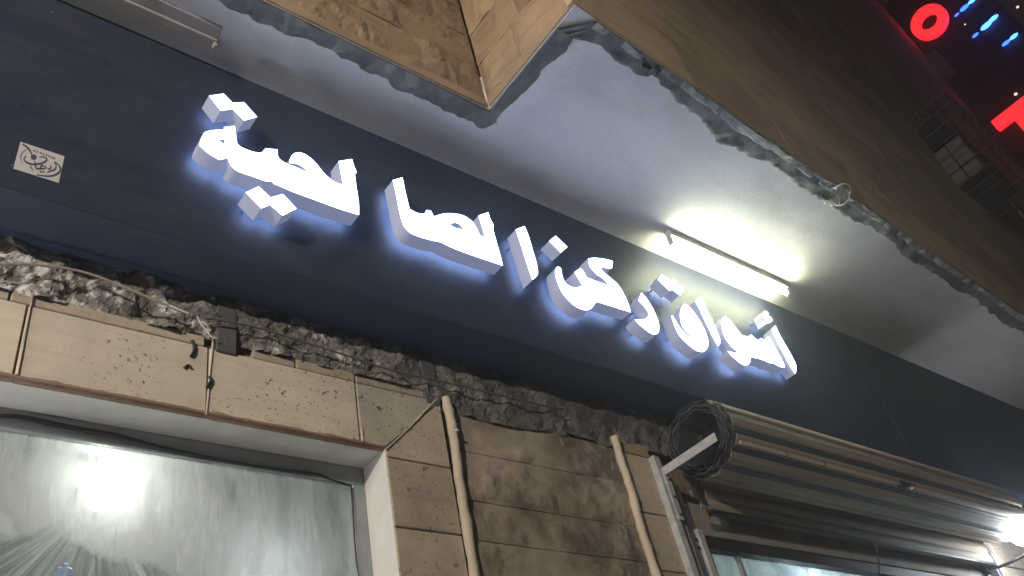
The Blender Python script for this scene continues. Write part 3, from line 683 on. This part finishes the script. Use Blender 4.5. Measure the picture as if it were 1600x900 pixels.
# clear plastic cup tied with wire at the ceiling edge
pc = onZ(1306, 303, ZCEIL - .03)
cup = empty('plastic_cup', pc, 'clear plastic cup wired to the cement edge of the ceiling', 'plastic cup')
ax_ = (dC * .9 + nC * .0).normalized()
bm = tube(bmesh.new(), [pc - ax_ * .055, pc - ax_ * .02, pc + ax_ * .02, pc + ax_ * .055], [.062, .060, .056, .052], 24, cap=False); link('cup_body', bm, M['plastic'], cup, smooth=True)
for q, r_ in ((-.055, .063), (-.01, .060), (.055, .053)):
    cpt = pc + ax_ * q; u = nC; v = Vector((0, 0, 1)); link('rim', tube(bmesh.new(), [cpt + (u * math.cos(a) + v * math.sin(a)) * r_ for a in [k * math.pi / 12 for k in range(25)]], .0022, 5), M['wire'] if q == .055 else M['plastic'], cup)
P = [onZ(x, y, ZCEIL - .02 - k * .004) for k, (x, y) in enumerate([(1298,296),(1308,291),(1318,287),(1327,290),(1329,300),(1322,310),(1312,315),(1308,306)])]
link('wire_loop', tube(bmesh.new(), catmull(P, 6), .0028, 6), M['wire'], cup)
for x, y in ((1306, 295), (1300, 322), (1290, 318)):
    p = onZ(x, y, ZCEIL - .085); bm = Bx(p - Vector((.006,) * 3), p + Vector((.006,) * 3)); link('tape_bit', bm, M['wire'], cup)

# ---------------------------------------------------------------- cables and small things on the wall
def cable(label, pts, r, mat, y=YW - .02, name='cable'):
    P = catmull([onY(x, yy_, y) for x, yy_ in pts], 6); o = tag(link(name, tube(bmesh.new(), P, r, 6, .3), mat, None, smooth=True), label, 'cable')
    return o
cable('old cable stapled along the broken plaster above the window', [(-60,402),(0,412),(60,414),(130,425),(190,447),(240,468),(270,481),(292,489)], .0048, M['cable'], YW - .055)
cable('thin conduit running from the cable gap under the board', [(318,497),(360,503),(410,514),(470,533),(540,555),(600,575),(660,590),(720,603),(800,622),(880,640)], .0042, simple('dark conduit', (.10, .085, .07), .8), YW - .035)
cable('loose pale wire end hanging at the gap', [(308,494),(314,506),(324,518),(331,527),(340,528)], .0022, M['wire'], YW - .03, 'wire')
cable('white stiff piece of flex behind the cable end', [(266,478),(280,484),(296,490)], .003, M['wire'], YW - .07, 'wire')
cable('short curl of black tape on the cream stone', [(300,532),(304,540),(303,550),(298,557)], .006, M['black'], YW - .006, 'tape')
cable('small black smear of tape beside the long joint', [(288,575),(294,571),(299,575)], .005, M['black'], YW - .004, 'tape')
cable('dark knot of tape on the vertical joint left of the lintel', [(327,588),(330,594),(326,601),(323,606)], .0055, M['black'], YW - .008, 'tape')
cable('small grey plug on the first mortar rib', [(712,672),(716,673)], .007, M['white_metal'], YW - .036, 'plug')

# ---------------------------------------------------------------- shutter
RX0, RX1, RY, RZ, RR = 3.28, 6.33, 2.13, 1.875 + ZC, .185
sh = empty('roller_shutter', ((RX0 + RX1) / 2, RY, RZ), 'rolled up corrugated steel shutter coil under the navy board', 'shutter')
# coil: a spiral of curved slats; the outer turn is cut in separate slats, each a corrugated strip
NS = 12
for k in range(NS):
    a0 = 2 * math.pi * k / NS + .25; a1 = 2 * math.pi * (k + 1) / NS + .25
    bm = bmesh.new(); prof = []
    n = 14
    for i in range(n + 1):
        t = i / n; a = a0 + (a1 - a0 - .015) * t
        r = RR + .010 * math.sin(math.pi * t) ** .8 - .006 * (1 if t < .09 or t > .91 else 0) + .0015 * math.sin(6 * math.pi * t)
        prof.append((r, a))
    prev = None
    for x in (RX0 + .008 * math.sin(k * 2.3), RX1 + .008 * math.sin(k * 1.7)):
        ring = [bm.verts.new((x, RY + r * math.cos(a), RZ + r * math.sin(a))) for r, a in prof] + [bm.verts.new((x, RY + (r - .004) * math.cos(a), RZ + (r - .004) * math.sin(a))) for r, a in reversed(prof)]
        if prev:
            for i in range(len(ring)): bm.faces.new((prev[i], prev[(i+1) % len(ring)], ring[(i+1) % len(ring)], ring[i]))
        bm.faces.new(ring if prev else ring[::-1]); prev = ring
    link('slat', bm, M['shutter'], sh)
# inner turns seen at the end as wavy edges
for q in range(9):
    bm = bmesh.new(); P = []; n = 140; r0 = RR + .002 - q * .0062
    xo = RX0 + .004 + rnd.uniform(-.045, .0)
    A = []; B = []
    for i in range(n + 1):
        a = 2 * math.pi * i / n; r = r0 + .005 * math.sin(a * (15 - q) + q * 1.7) + .007 * noise.noise(Vector((math.cos(a) * 2, math.sin(a) * 2, q)))
        A.append(bm.verts.new((xo, RY + r * math.cos(a), RZ + r * math.sin(a)))); B.append(bm.verts.new((RX1 - .01, RY + r * math.cos(a), RZ + r * math.sin(a))))
    for i in range(n): bm.faces.new((A[i], A[i+1], B[i+1], B[i]))
    o = link('inner_turn', bm, M['turn'], sh); md = o.modifiers.new('t', 'SOLIDIFY'); md.thickness = .0048
bm = tube(bmesh.new(), [(RX0 + .14, RY, RZ), (RX1 - .03, RY, RZ)], .128, 32); link('drum', bm, M['black'], sh, smooth=True)
link('axle', tube(bmesh.new(), [(RX0 - .02, RY, RZ), (RX1 + .03, RY, RZ)], .018, 10), M['dark_metal'], sh)
# hanging curtain behind the coil: separate slats down to the dark bottom rail
YCU = 2.30; zcur0 = 1.60 + ZC
for k in range(4):
    zt_ = 1.86 + ZC - k * .066
    bm = bmesh.new(); pr = []
    for i in range(9):
        t = i / 8; pr.append((YCU - .010 * math.sin(math.pi * t), zt_ - .066 * t))
    prev = None
    for x in (RX0 + .10, RX1 - .0):
        ring = [bm.verts.new((x, y, z)) for y, z in pr] + [bm.verts.new((x, y + .004, z)) for y, z in reversed(pr)]
        if prev:
            for i in range(len(ring)): bm.faces.new((prev[i], prev[(i+1) % len(ring)], ring[(i+1) % len(ring)], ring[i]))
        bm.faces.new(ring if prev else ring[::-1]); prev = ring
    link('slat', bm, M['shutter'], sh)
link('bottom_rail', Bx((RX0 + .08, YCU - .016, 1.578 + ZC), (RX1, YCU + .02, 1.597 + ZC)), M['dark_metal'], sh, bevel=.002)
p0 = onY(1157, 692, 1.955); p1 = onY(1600, 806, 1.955)
bs = empty('shutter_pull_strip', (p0.x, p0.y, p0.z), 'pale strip lying along the shutter coil with a dark clamp in its middle', 'strip')
zA = onY(1157, 691, RY - RR - .006).z
A_ = math.atan2(zA - RZ, -RR)
def onroll(px, py, rr):
    r = ray(px, py); a = r.y**2 + r.z**2; b = -2 * (r.y * RY + r.z * (RZ - ZC)); c = RY**2 + (RZ - ZC)**2 - rr**2
    t = (-b - math.sqrt(max(0, b*b - 4*a*c))) / (2*a); return O + r * t
P = [onroll(1157 + (1598 - 1157) * t, 691 + (806 - 691) * t + 1.5 * math.sin(t * 3), RR + .016) for t in [k / 10 for k in range(11)]]
yb = sum(p.y for p in P) / len(P); zb_ = sum(p.z for p in P) / len(P)
P = [Vector((p.x, yb, zb_)) for p in P]
bm = bmesh.new(); nrm = Vector((0, yb - RY, zb_ - RZ)).normalized(); tg = Vector((0, nrm.z, -nrm.y))
prism(bm, [P[0] + tg * .009, P[0] - tg * .009, P[-1] - tg * .009, P[-1] + tg * .009], -nrm * .006); link('strip', bm, M['wood'], bs, bevel=.001)
pk = P[0].lerp(P[-1], .0); kx = onroll(1411, 757, RR + .01).x; ctr = Vector((kx, yb, zb_)) + nrm * .004
bm = tube(bmesh.new(), [ctr + Vector((-.07, 0, 0)), ctr + Vector((-.05, 0, 0)), ctr + Vector((.05, 0, 0)), ctr + Vector((.075, 0, 0))], [.012, .024, .024, .010], 10, .2); link('clamp', bm, M['dark_metal'], bs, smooth=True)
for px in (1225, 1284):
    q = Vector((onroll(px, 715, RR + .01).x, yb, zb_)); link('tie', tube(bmesh.new(), [q + Vector((0, 0, 0)) + (nrm * math.cos(a) + tg * math.sin(a)) * .013 for a in [k * math.pi / 6 for k in range(13)]], .002, 5), M['black'], bs)
# rail and bracket
rail = empty('shutter_rail', (3.16, YW, .13), 'chipped white steel shutter guide rail with bracket arm holding the coil', 'shutter rail')
r0 = onY(1022, 712, YW - .03); r1 = onY(1096, 900, YW - .03)
bm = bmesh.new(); dz = (r1 - r0); bot = r0 + dz * ((.15 - r0.z) / dz.z); 
for (dx0, dx1, y0, y1) in ((-.012, .028, YW - .034, YW - .028), (-.012, -.006, YW - .028, YW + .02)):
    prism(bm, [(r0.x + dx0, y0, r0.z), (r0.x + dx1, y0, r0.z - .006), (r0.x + dx1 + .02, y0, .15), (r0.x + dx0 + .02, y0, .15)], (0, y1 - y0, 0))
link('angle_rail', bm, M['white_metal'], rail, bevel=.001)
ap = onY(1036, 741, YW - .036)
xa = ap.x + .004; za = ap.z; _ae = onX(1118, 682, xa)
link('bracket_arm', prism(bmesh.new(), [(xa, YW - .03, za - .006), (xa, YW - .03, za + .036), (xa, _ae.y, _ae.z + .022), (xa, _ae.y, _ae.z - .022)], (.006, 0, 0)), M['white_metal'], rail, bevel=.001)
bm = Bx((xa - .005, YW - .042, za - .235), (xa + .034, YW - .0345, za + .034)); link('bracket_plate', bm, M['white_metal'], rail, bevel=.002)
for z in (.03, .12, .21):
    bm = tube(bmesh.new(), [(xa + .015, YW - .05, za - z), (xa + .015, YW - .04, za - z)], .006, 6); link('bolt', bm, M['dark_metal'], rail)
cx0 = onY(1085, 830, YW - .01).x
bm = bmesh.new(); box(bm, (cx0 - .062, YW - .02, .15), (cx0 - .014, YW + .05, za - .03)); link('guide_channel', bm, M['grey_metal'], rail, bevel=.002)
bm = bmesh.new(); box(bm, (cx0 - .012, YW - .035, .15), (cx0 + .026, YW + .05, onY(1085, 826, YW - .03).z)); link('cover_strip', bm, M['white_metal'], rail, bevel=.002)
for z in (.03, .05): link('bolt', tube(bmesh.new(), [(cx0 - .03, YW - .03, 3.10 - z * 2), (cx0 - .03, YW - .018, 3.10 - z * 2)], .007, 6), M['dark_metal'], rail)
bm = bmesh.new(); box(bm, (cx0 + .03, YW + .0, .15), (cx0 + .085, YW + .03, onY(1100, 836, YW).z)); tag(link('orange_batten', bm, M['orange'], None, bevel=.003), 'upright orange wooden batten beside the shutter guide', 'batten')
# latch hanging below the coil
lp = onY(1098, 790, 2.22)
la = empty('latch', lp, 'small brass and steel latch hanging under the shutter coil', 'latch')
link('hasp', tube(bmesh.new(), [lp + Vector((.012 * math.cos(a), 0, .016 * math.sin(a))) for a in [k * math.pi / 8 for k in range(17)]], .004, 6), M['grey_metal'], la)
link('tongue', prism(bmesh.new(), [lp + Vector((.0, -.004, -.01)), lp + Vector((.016, -.004, -.008)), lp + Vector((.026, -.004, -.06)), lp + Vector((.01, -.004, -.066))], (0, .006, 0)), M['brass'], la, bevel=.001)
link('mount', Bx(lp + Vector((-.05, -.005, .04)), lp + Vector((-.015, .01, .075))), M['grey_metal'], la, bevel=.002)
# second shop front under the curtain
sf = empty('second_shop_front', ((3.3 + 6.4) / 2, 2.42, .13), 'second shop front with dusty lit glass below the shutter coil', 'shop front')
link('lintel_band', Bx((3.33, 2.375, 1.505 + ZC), (6.5, 2.43, 1.60 + ZC + .07)), simple('dusty lintel', (.30, .27, .235), .8, bump=.2), sf, bevel=.002)
link('frame_head', Bx((3.33, 2.385, 1.445 + ZC), (6.5, 2.44, 1.504 + ZC)), M['dark_metal'], sf, bevel=.002)
link('glass_pane', Bx((cx0 + .09, 2.43, .2), (6.44, 2.436, 1.4445 + ZC)), M['pane2'], sf)
for x in (cx0 + .10, 3.62, 5.0, 6.42): link('frame_mullion', Bx((x, 2.405, .15), (x + (.02 if x > 3.5 else .03), 2.429, 1.4445 + ZC)), M['alu'], sf, bevel=.002)
tag(link('hanging_strap', tube(bmesh.new(), catmull([onY(x, y, 2.28) for x, y in ((1367,850),(1370,856),(1372,870),(1374,905),(1376,940))], 4), .006, 6), M['grey_metal'], None), 'thin grey strap hanging in front of the second shop glass', 'strap')
# right hand end rail
rr = empty('end_rail', (6.42, YW, .13), 'grey steel guide rail at the far end of the shutter', 'shutter rail')
link('angle_rail', Bx((6.38, YW - .03, .15), (6.43, YW + .05, 1.75 + ZC)), M['grey_metal'], rr, bevel=.002)
link('cover_strip', Bx((6.44, YW - .02, .15), (6.50, YW + .05, 1.70 + ZC)), M['white_metal'], rr, bevel=.002)

# ---------------------------------------------------------------- globe lamps on the wall (the right one glares in the corner)
def globe(loc, label, rad=.085, mat=None):
    e = empty('globe_lamp', (loc[0], YW, loc[2]), label, 'wall lamp')
    bm = bmesh.new(); bmesh.ops.create_uvsphere(bm, u_segments=24, v_segments=14, radius=rad); bmesh.ops.translate(bm, verts=bm.verts[:], vec=loc); link('globe', bm, mat or M['globe'], e, smooth=True)
    link('arm', tube(bmesh.new(), catmull([(loc[0], YW - .005, loc[2] - .10), (loc[0], YW - .08, loc[2] - .13), (loc[0], loc[1] + .02, loc[2] - .13), (loc[0], loc[1], loc[2] - rad)], 6), .01, 8), M['dark_metal'], e, smooth=True)
    link('back_plate', tube(bmesh.new(), [(loc[0], YW - .015, loc[2] - .1), (loc[0], YW + .004, loc[2] - .1)], .05, 16), M['dark_metal'], e)
    return e
gp = onY(1596, 832, 2.02)
globe(tuple(gp), 'glaring white globe lamp at the far end of the shutter')
bulb(Vector((-.25, 2.22, 2.66)), .05, emis('assumed pendant glass', (.95, .97, 1.0), 170), 'assumed bare bulb hanging unseen under the sign board in front of the window', ZB - 2.66)  # assumed bulb, added out of view to light soffit, jamb and board underside

# ---------------------------------------------------------------- air conditioner in a cage on the long wall
XA = 8.2; yw_ = 1.50
ac = empty('air_conditioner', (XA + .4, yw_, 6.95), 'pale air conditioner unit in a wire cage on the upper brown wall', 'air conditioner')
link('body', Bx((XA, 1.09, 6.98), (XA + .8, 1.49, 7.47)), simple('ac casing', (.17, .155, .13), .6), ac, bevel=.01)
for k in range(4): link('louvre', Bx((XA - .012, 1.10, 7.03 + k * .105), (XA - .001, 1.48, 7.105 + k * .105)), simple('ac louvre %d' % k, (.21, .19, .165), .6), ac, bevel=.003)
for k, y in enumerate((.94, 1.06, 1.25, 1.46)):
    link('cage_bar', tube(bmesh.new(), [(XA - .04, y, 6.94), (XA - .04, y, 7.98)], .007, 5), M['dark_metal'], ac)
for z in (6.94, 7.12, 7.3, 7.48, 7.66, 7.84, 7.98):
    link('cage_bar', tube(bmesh.new(), [(XA - .04, .94, z), (XA - .04, 1.50, z)], .007, 5), M['grey_metal'] if z > 7.6 else M['grey_metal'], ac)
    link('cage_bar', tube(bmesh.new(), [(XA - .04, .94, z), (XA + .9, .94, z)], .007, 5), M['grey_metal'], ac)
for k in range(6): link('cage_bar', tube(bmesh.new(), [(XA - .04 + k * .188, .94, 6.94), (XA - .04 + k * .188, .94, 7.98)], .007, 5), M['grey_metal'], ac)
for k in range(6): link('cage_bar', tube(bmesh.new(), [(XA - .04 + k * .188, .94, 6.94), (XA - .04 + k * .188, 1.52, 6.94)], .007, 5), M['grey_metal'], ac)
link('upper_box', Bx((XA + .02, 1.18, 7.56), (XA + .7, 1.48, 7.95)), M['dark_metal'], ac, bevel=.01)

# ---------------------------------------------------------------- projecting blade sign with red letters
XS = 17.0
bsg = empty('blade_sign', (XS + .1, 1.9, 10.0), 'dark projecting sign with glowing red capital letters O and T', 'sign')
link('panel', Bx((XS + .12, .05, 9.2), (XS + .26, 1.78, 18.2)), simple('dark sign panel', (.02, .012, .014), .7), bsg, bevel=.01)
oc = onX(1450.5, 33, XS); ow, oh = .40, .47
bm = bmesh.new(); n = 40; rings = []
for (fx, ky, kz) in ((XS, 1, 1), (XS, .50, .46), (XS + .11, .50, .46), (XS + .11, 1, 1)):
    rings.append([bm.verts.new((fx, oc.y + ow * ky * math.cos(2*math.pi*k/n), oc.z + oh * kz * math.sin(2*math.pi*k/n))) for k in range(n)])
for a, b in ((0, 1), (1, 2), (2, 3), (3, 0)):
    for k in range(n): bm.faces.new((rings[a][k], rings[a][(k+1) % n], rings[b][(k+1) % n], rings[b][k]))
link('letter', bm, M['red'], bsg)
t0 = onX(1548, 190, XS); 
bm = bmesh.new(); box(bm, (XS, t0.y - .95, t0.z - .27), (XS + .11, t0.y, t0.z)); box(bm, (XS + .0005, t0.y - .62, t0.z - 1.35), (XS + .1095, t0.y - .34, t0.z - .271)); link('letter', bm, M['red'], bsg)
for x, y, r_, m_ in ((1507,12,.06,'blue'),(1519,1,.05,'cyan'),(1541,40,.07,'cyan'),(1552,29,.06,'cyan'),(1524,55,.04,'blue'),(1572,67,.05,'blue'),(1584,57,.05,'cyan'),(1495,23,.03,'blue'),(1508,38,.018,'warm'),(1590,11,.03,'warm'),(1587,147,.035,'warm')):
    p = onX(x, y, XS + .06); bm = bmesh.new(); bmesh.ops.create_uvsphere(bm, u_segments=10, v_segments=7, radius=r_); bmesh.ops.scale(bm, verts=bm.verts[:], vec=(.7, 1.9 if m_ != 'warm' else 1, .8)); bmesh.ops.translate(bm, verts=bm.verts[:], vec=p); link('lamp', bm, M[m_], bsg, smooth=True)
for z in (17.0, oc.z - 1.3, t0.z - 1.6): link('bracket', Bx((XS + .14, 1.7, z), (XS + .24, 2.05, z + .12)), M['dark_metal'], bsg)
p = onX(1462, 104, XS - .2); link('junction_box', Bx((XS - .3, p.y - .2, p.z - .3), (XS + .1, 2.02, p.z + .35)), simple('sign box', (.30, .22, .18), .7), bsg, bevel=.02)

# ---------------------------------------------------------------- assumed street lamp added to light the upper walls (behind the photographer, to the left)
sl = empty('assumed_street_lamp', (-12.1, -3.6, 0), 'tall assumed street lamp out of view on the far kerb behind the viewer', 'street lamp')
link('pole', tube(bmesh.new(), [(-12.1, -3.6, 0), (-12.1, -3.6, 4), (-12.1, -3.6, 7.2)], [.09, .07, .05], 12), M['grey_metal'], sl, smooth=True)
link('arm', tube(bmesh.new(), catmull([(-12.1, -3.6, 7.1), (-11.9, -3.4, 7.45), (-11.4, -2.9, 7.5)], 6), .035, 8), M['grey_metal'], sl, smooth=True)
link('head', Bx((-11.5, -3.0, 7.44), (-11.1, -2.6, 7.54)), M['grey_metal'], sl, bevel=.02)
link('lens', Bx((-11.46, -2.96, 7.42), (-11.14, -2.64, 7.439)), M['slamp'], sl)
ld = bpy.data.lights.new('assumed_street_lamp_light', 'POINT'); ld.energy = ASSUMED_STREET; ld.color = (1.0, .84, .66); ld.shadow_soft_size = .15
lo = bpy.data.objects.new('assumed_street_lamp_light', ld); C.objects.link(lo); lo.location = (-11.3, -2.8, 7.3)

# assumed flood lamp added out of view on a short pole in front of the neighbouring shop, aimed down at the shop fronts
FP = Vector((-2.9, -.9, 4.55)); FT = Vector((1.6, 2.3, 2.3)); fd = (FT - FP).normalized()
fl = empty('assumed_floodlight', (FP.x, FP.y, 0), 'assumed white flood lamp, unseen, on a kerb pole left of the shop, aimed down at the front', 'assumed_floodlight')
link('pole', tube(bmesh.new(), [(FP.x - .1, FP.y - .1, 0), (FP.x - .1, FP.y - .1, 4.6)], .04, 10), M['grey_metal'], fl, smooth=True)
u_ = fd.cross(Vector((0, 0, 1))).normalized(); v_ = u_.cross(fd)
bm = bmesh.new(); prism(bm, [FP + (u_ * a + v_ * b) for a, b in ((-.14, -.1), (.14, -.1), (.14, .1), (-.14, .1))], -fd * .06); link('housing', bm, M['dark_metal'], fl, bevel=.005)
bm = bmesh.new(); prism(bm, [FP + fd * .003 + (u_ * a + v_ * b) for a, b in ((-.12, -.08), (.12, -.08), (.12, .08), (-.12, .08))], fd * .004); link('lens', bm, emis('assumed flood lens', (1, .95, .88), 20), fl)
ld = bpy.data.lights.new('assumed_flood_light', 'SPOT'); ld.energy = ASSUMED_FLOOD; ld.color = (1.0, .93, .83); ld.shadow_soft_size = .1; ld.spot_size = math.radians(100); ld.spot_blend = .6
lo = bpy.data.objects.new('assumed_flood_light', ld); C.objects.link(lo); lo.location = FP + fd * .12; lo.rotation_euler = fd.to_track_quat('-Z', 'Y').to_euler()

# haze volume added round the whole place to imitate lens glare of letters and lamps
hb = Bx((-62, -62, -1.3), (62, 62, 23)); hm = bpy.data.materials.new('added glare haze'); hm.use_nodes = True; nt = hm.node_tree
nt.nodes.remove(nt.nodes['Principled BSDF']); pv = nt.nodes.new('ShaderNodeVolumePrincipled'); pv.inputs['Color'].default_value = (.9, .93, 1, 1)
pv.inputs['Density'].default_value = .013; pv.inputs['Anisotropy'].default_value = .75; nt.links.new(pv.outputs[0], nt.nodes['Material Output'].inputs['Volume'])
tag(link('haze', hb, hm), kind='stuff')
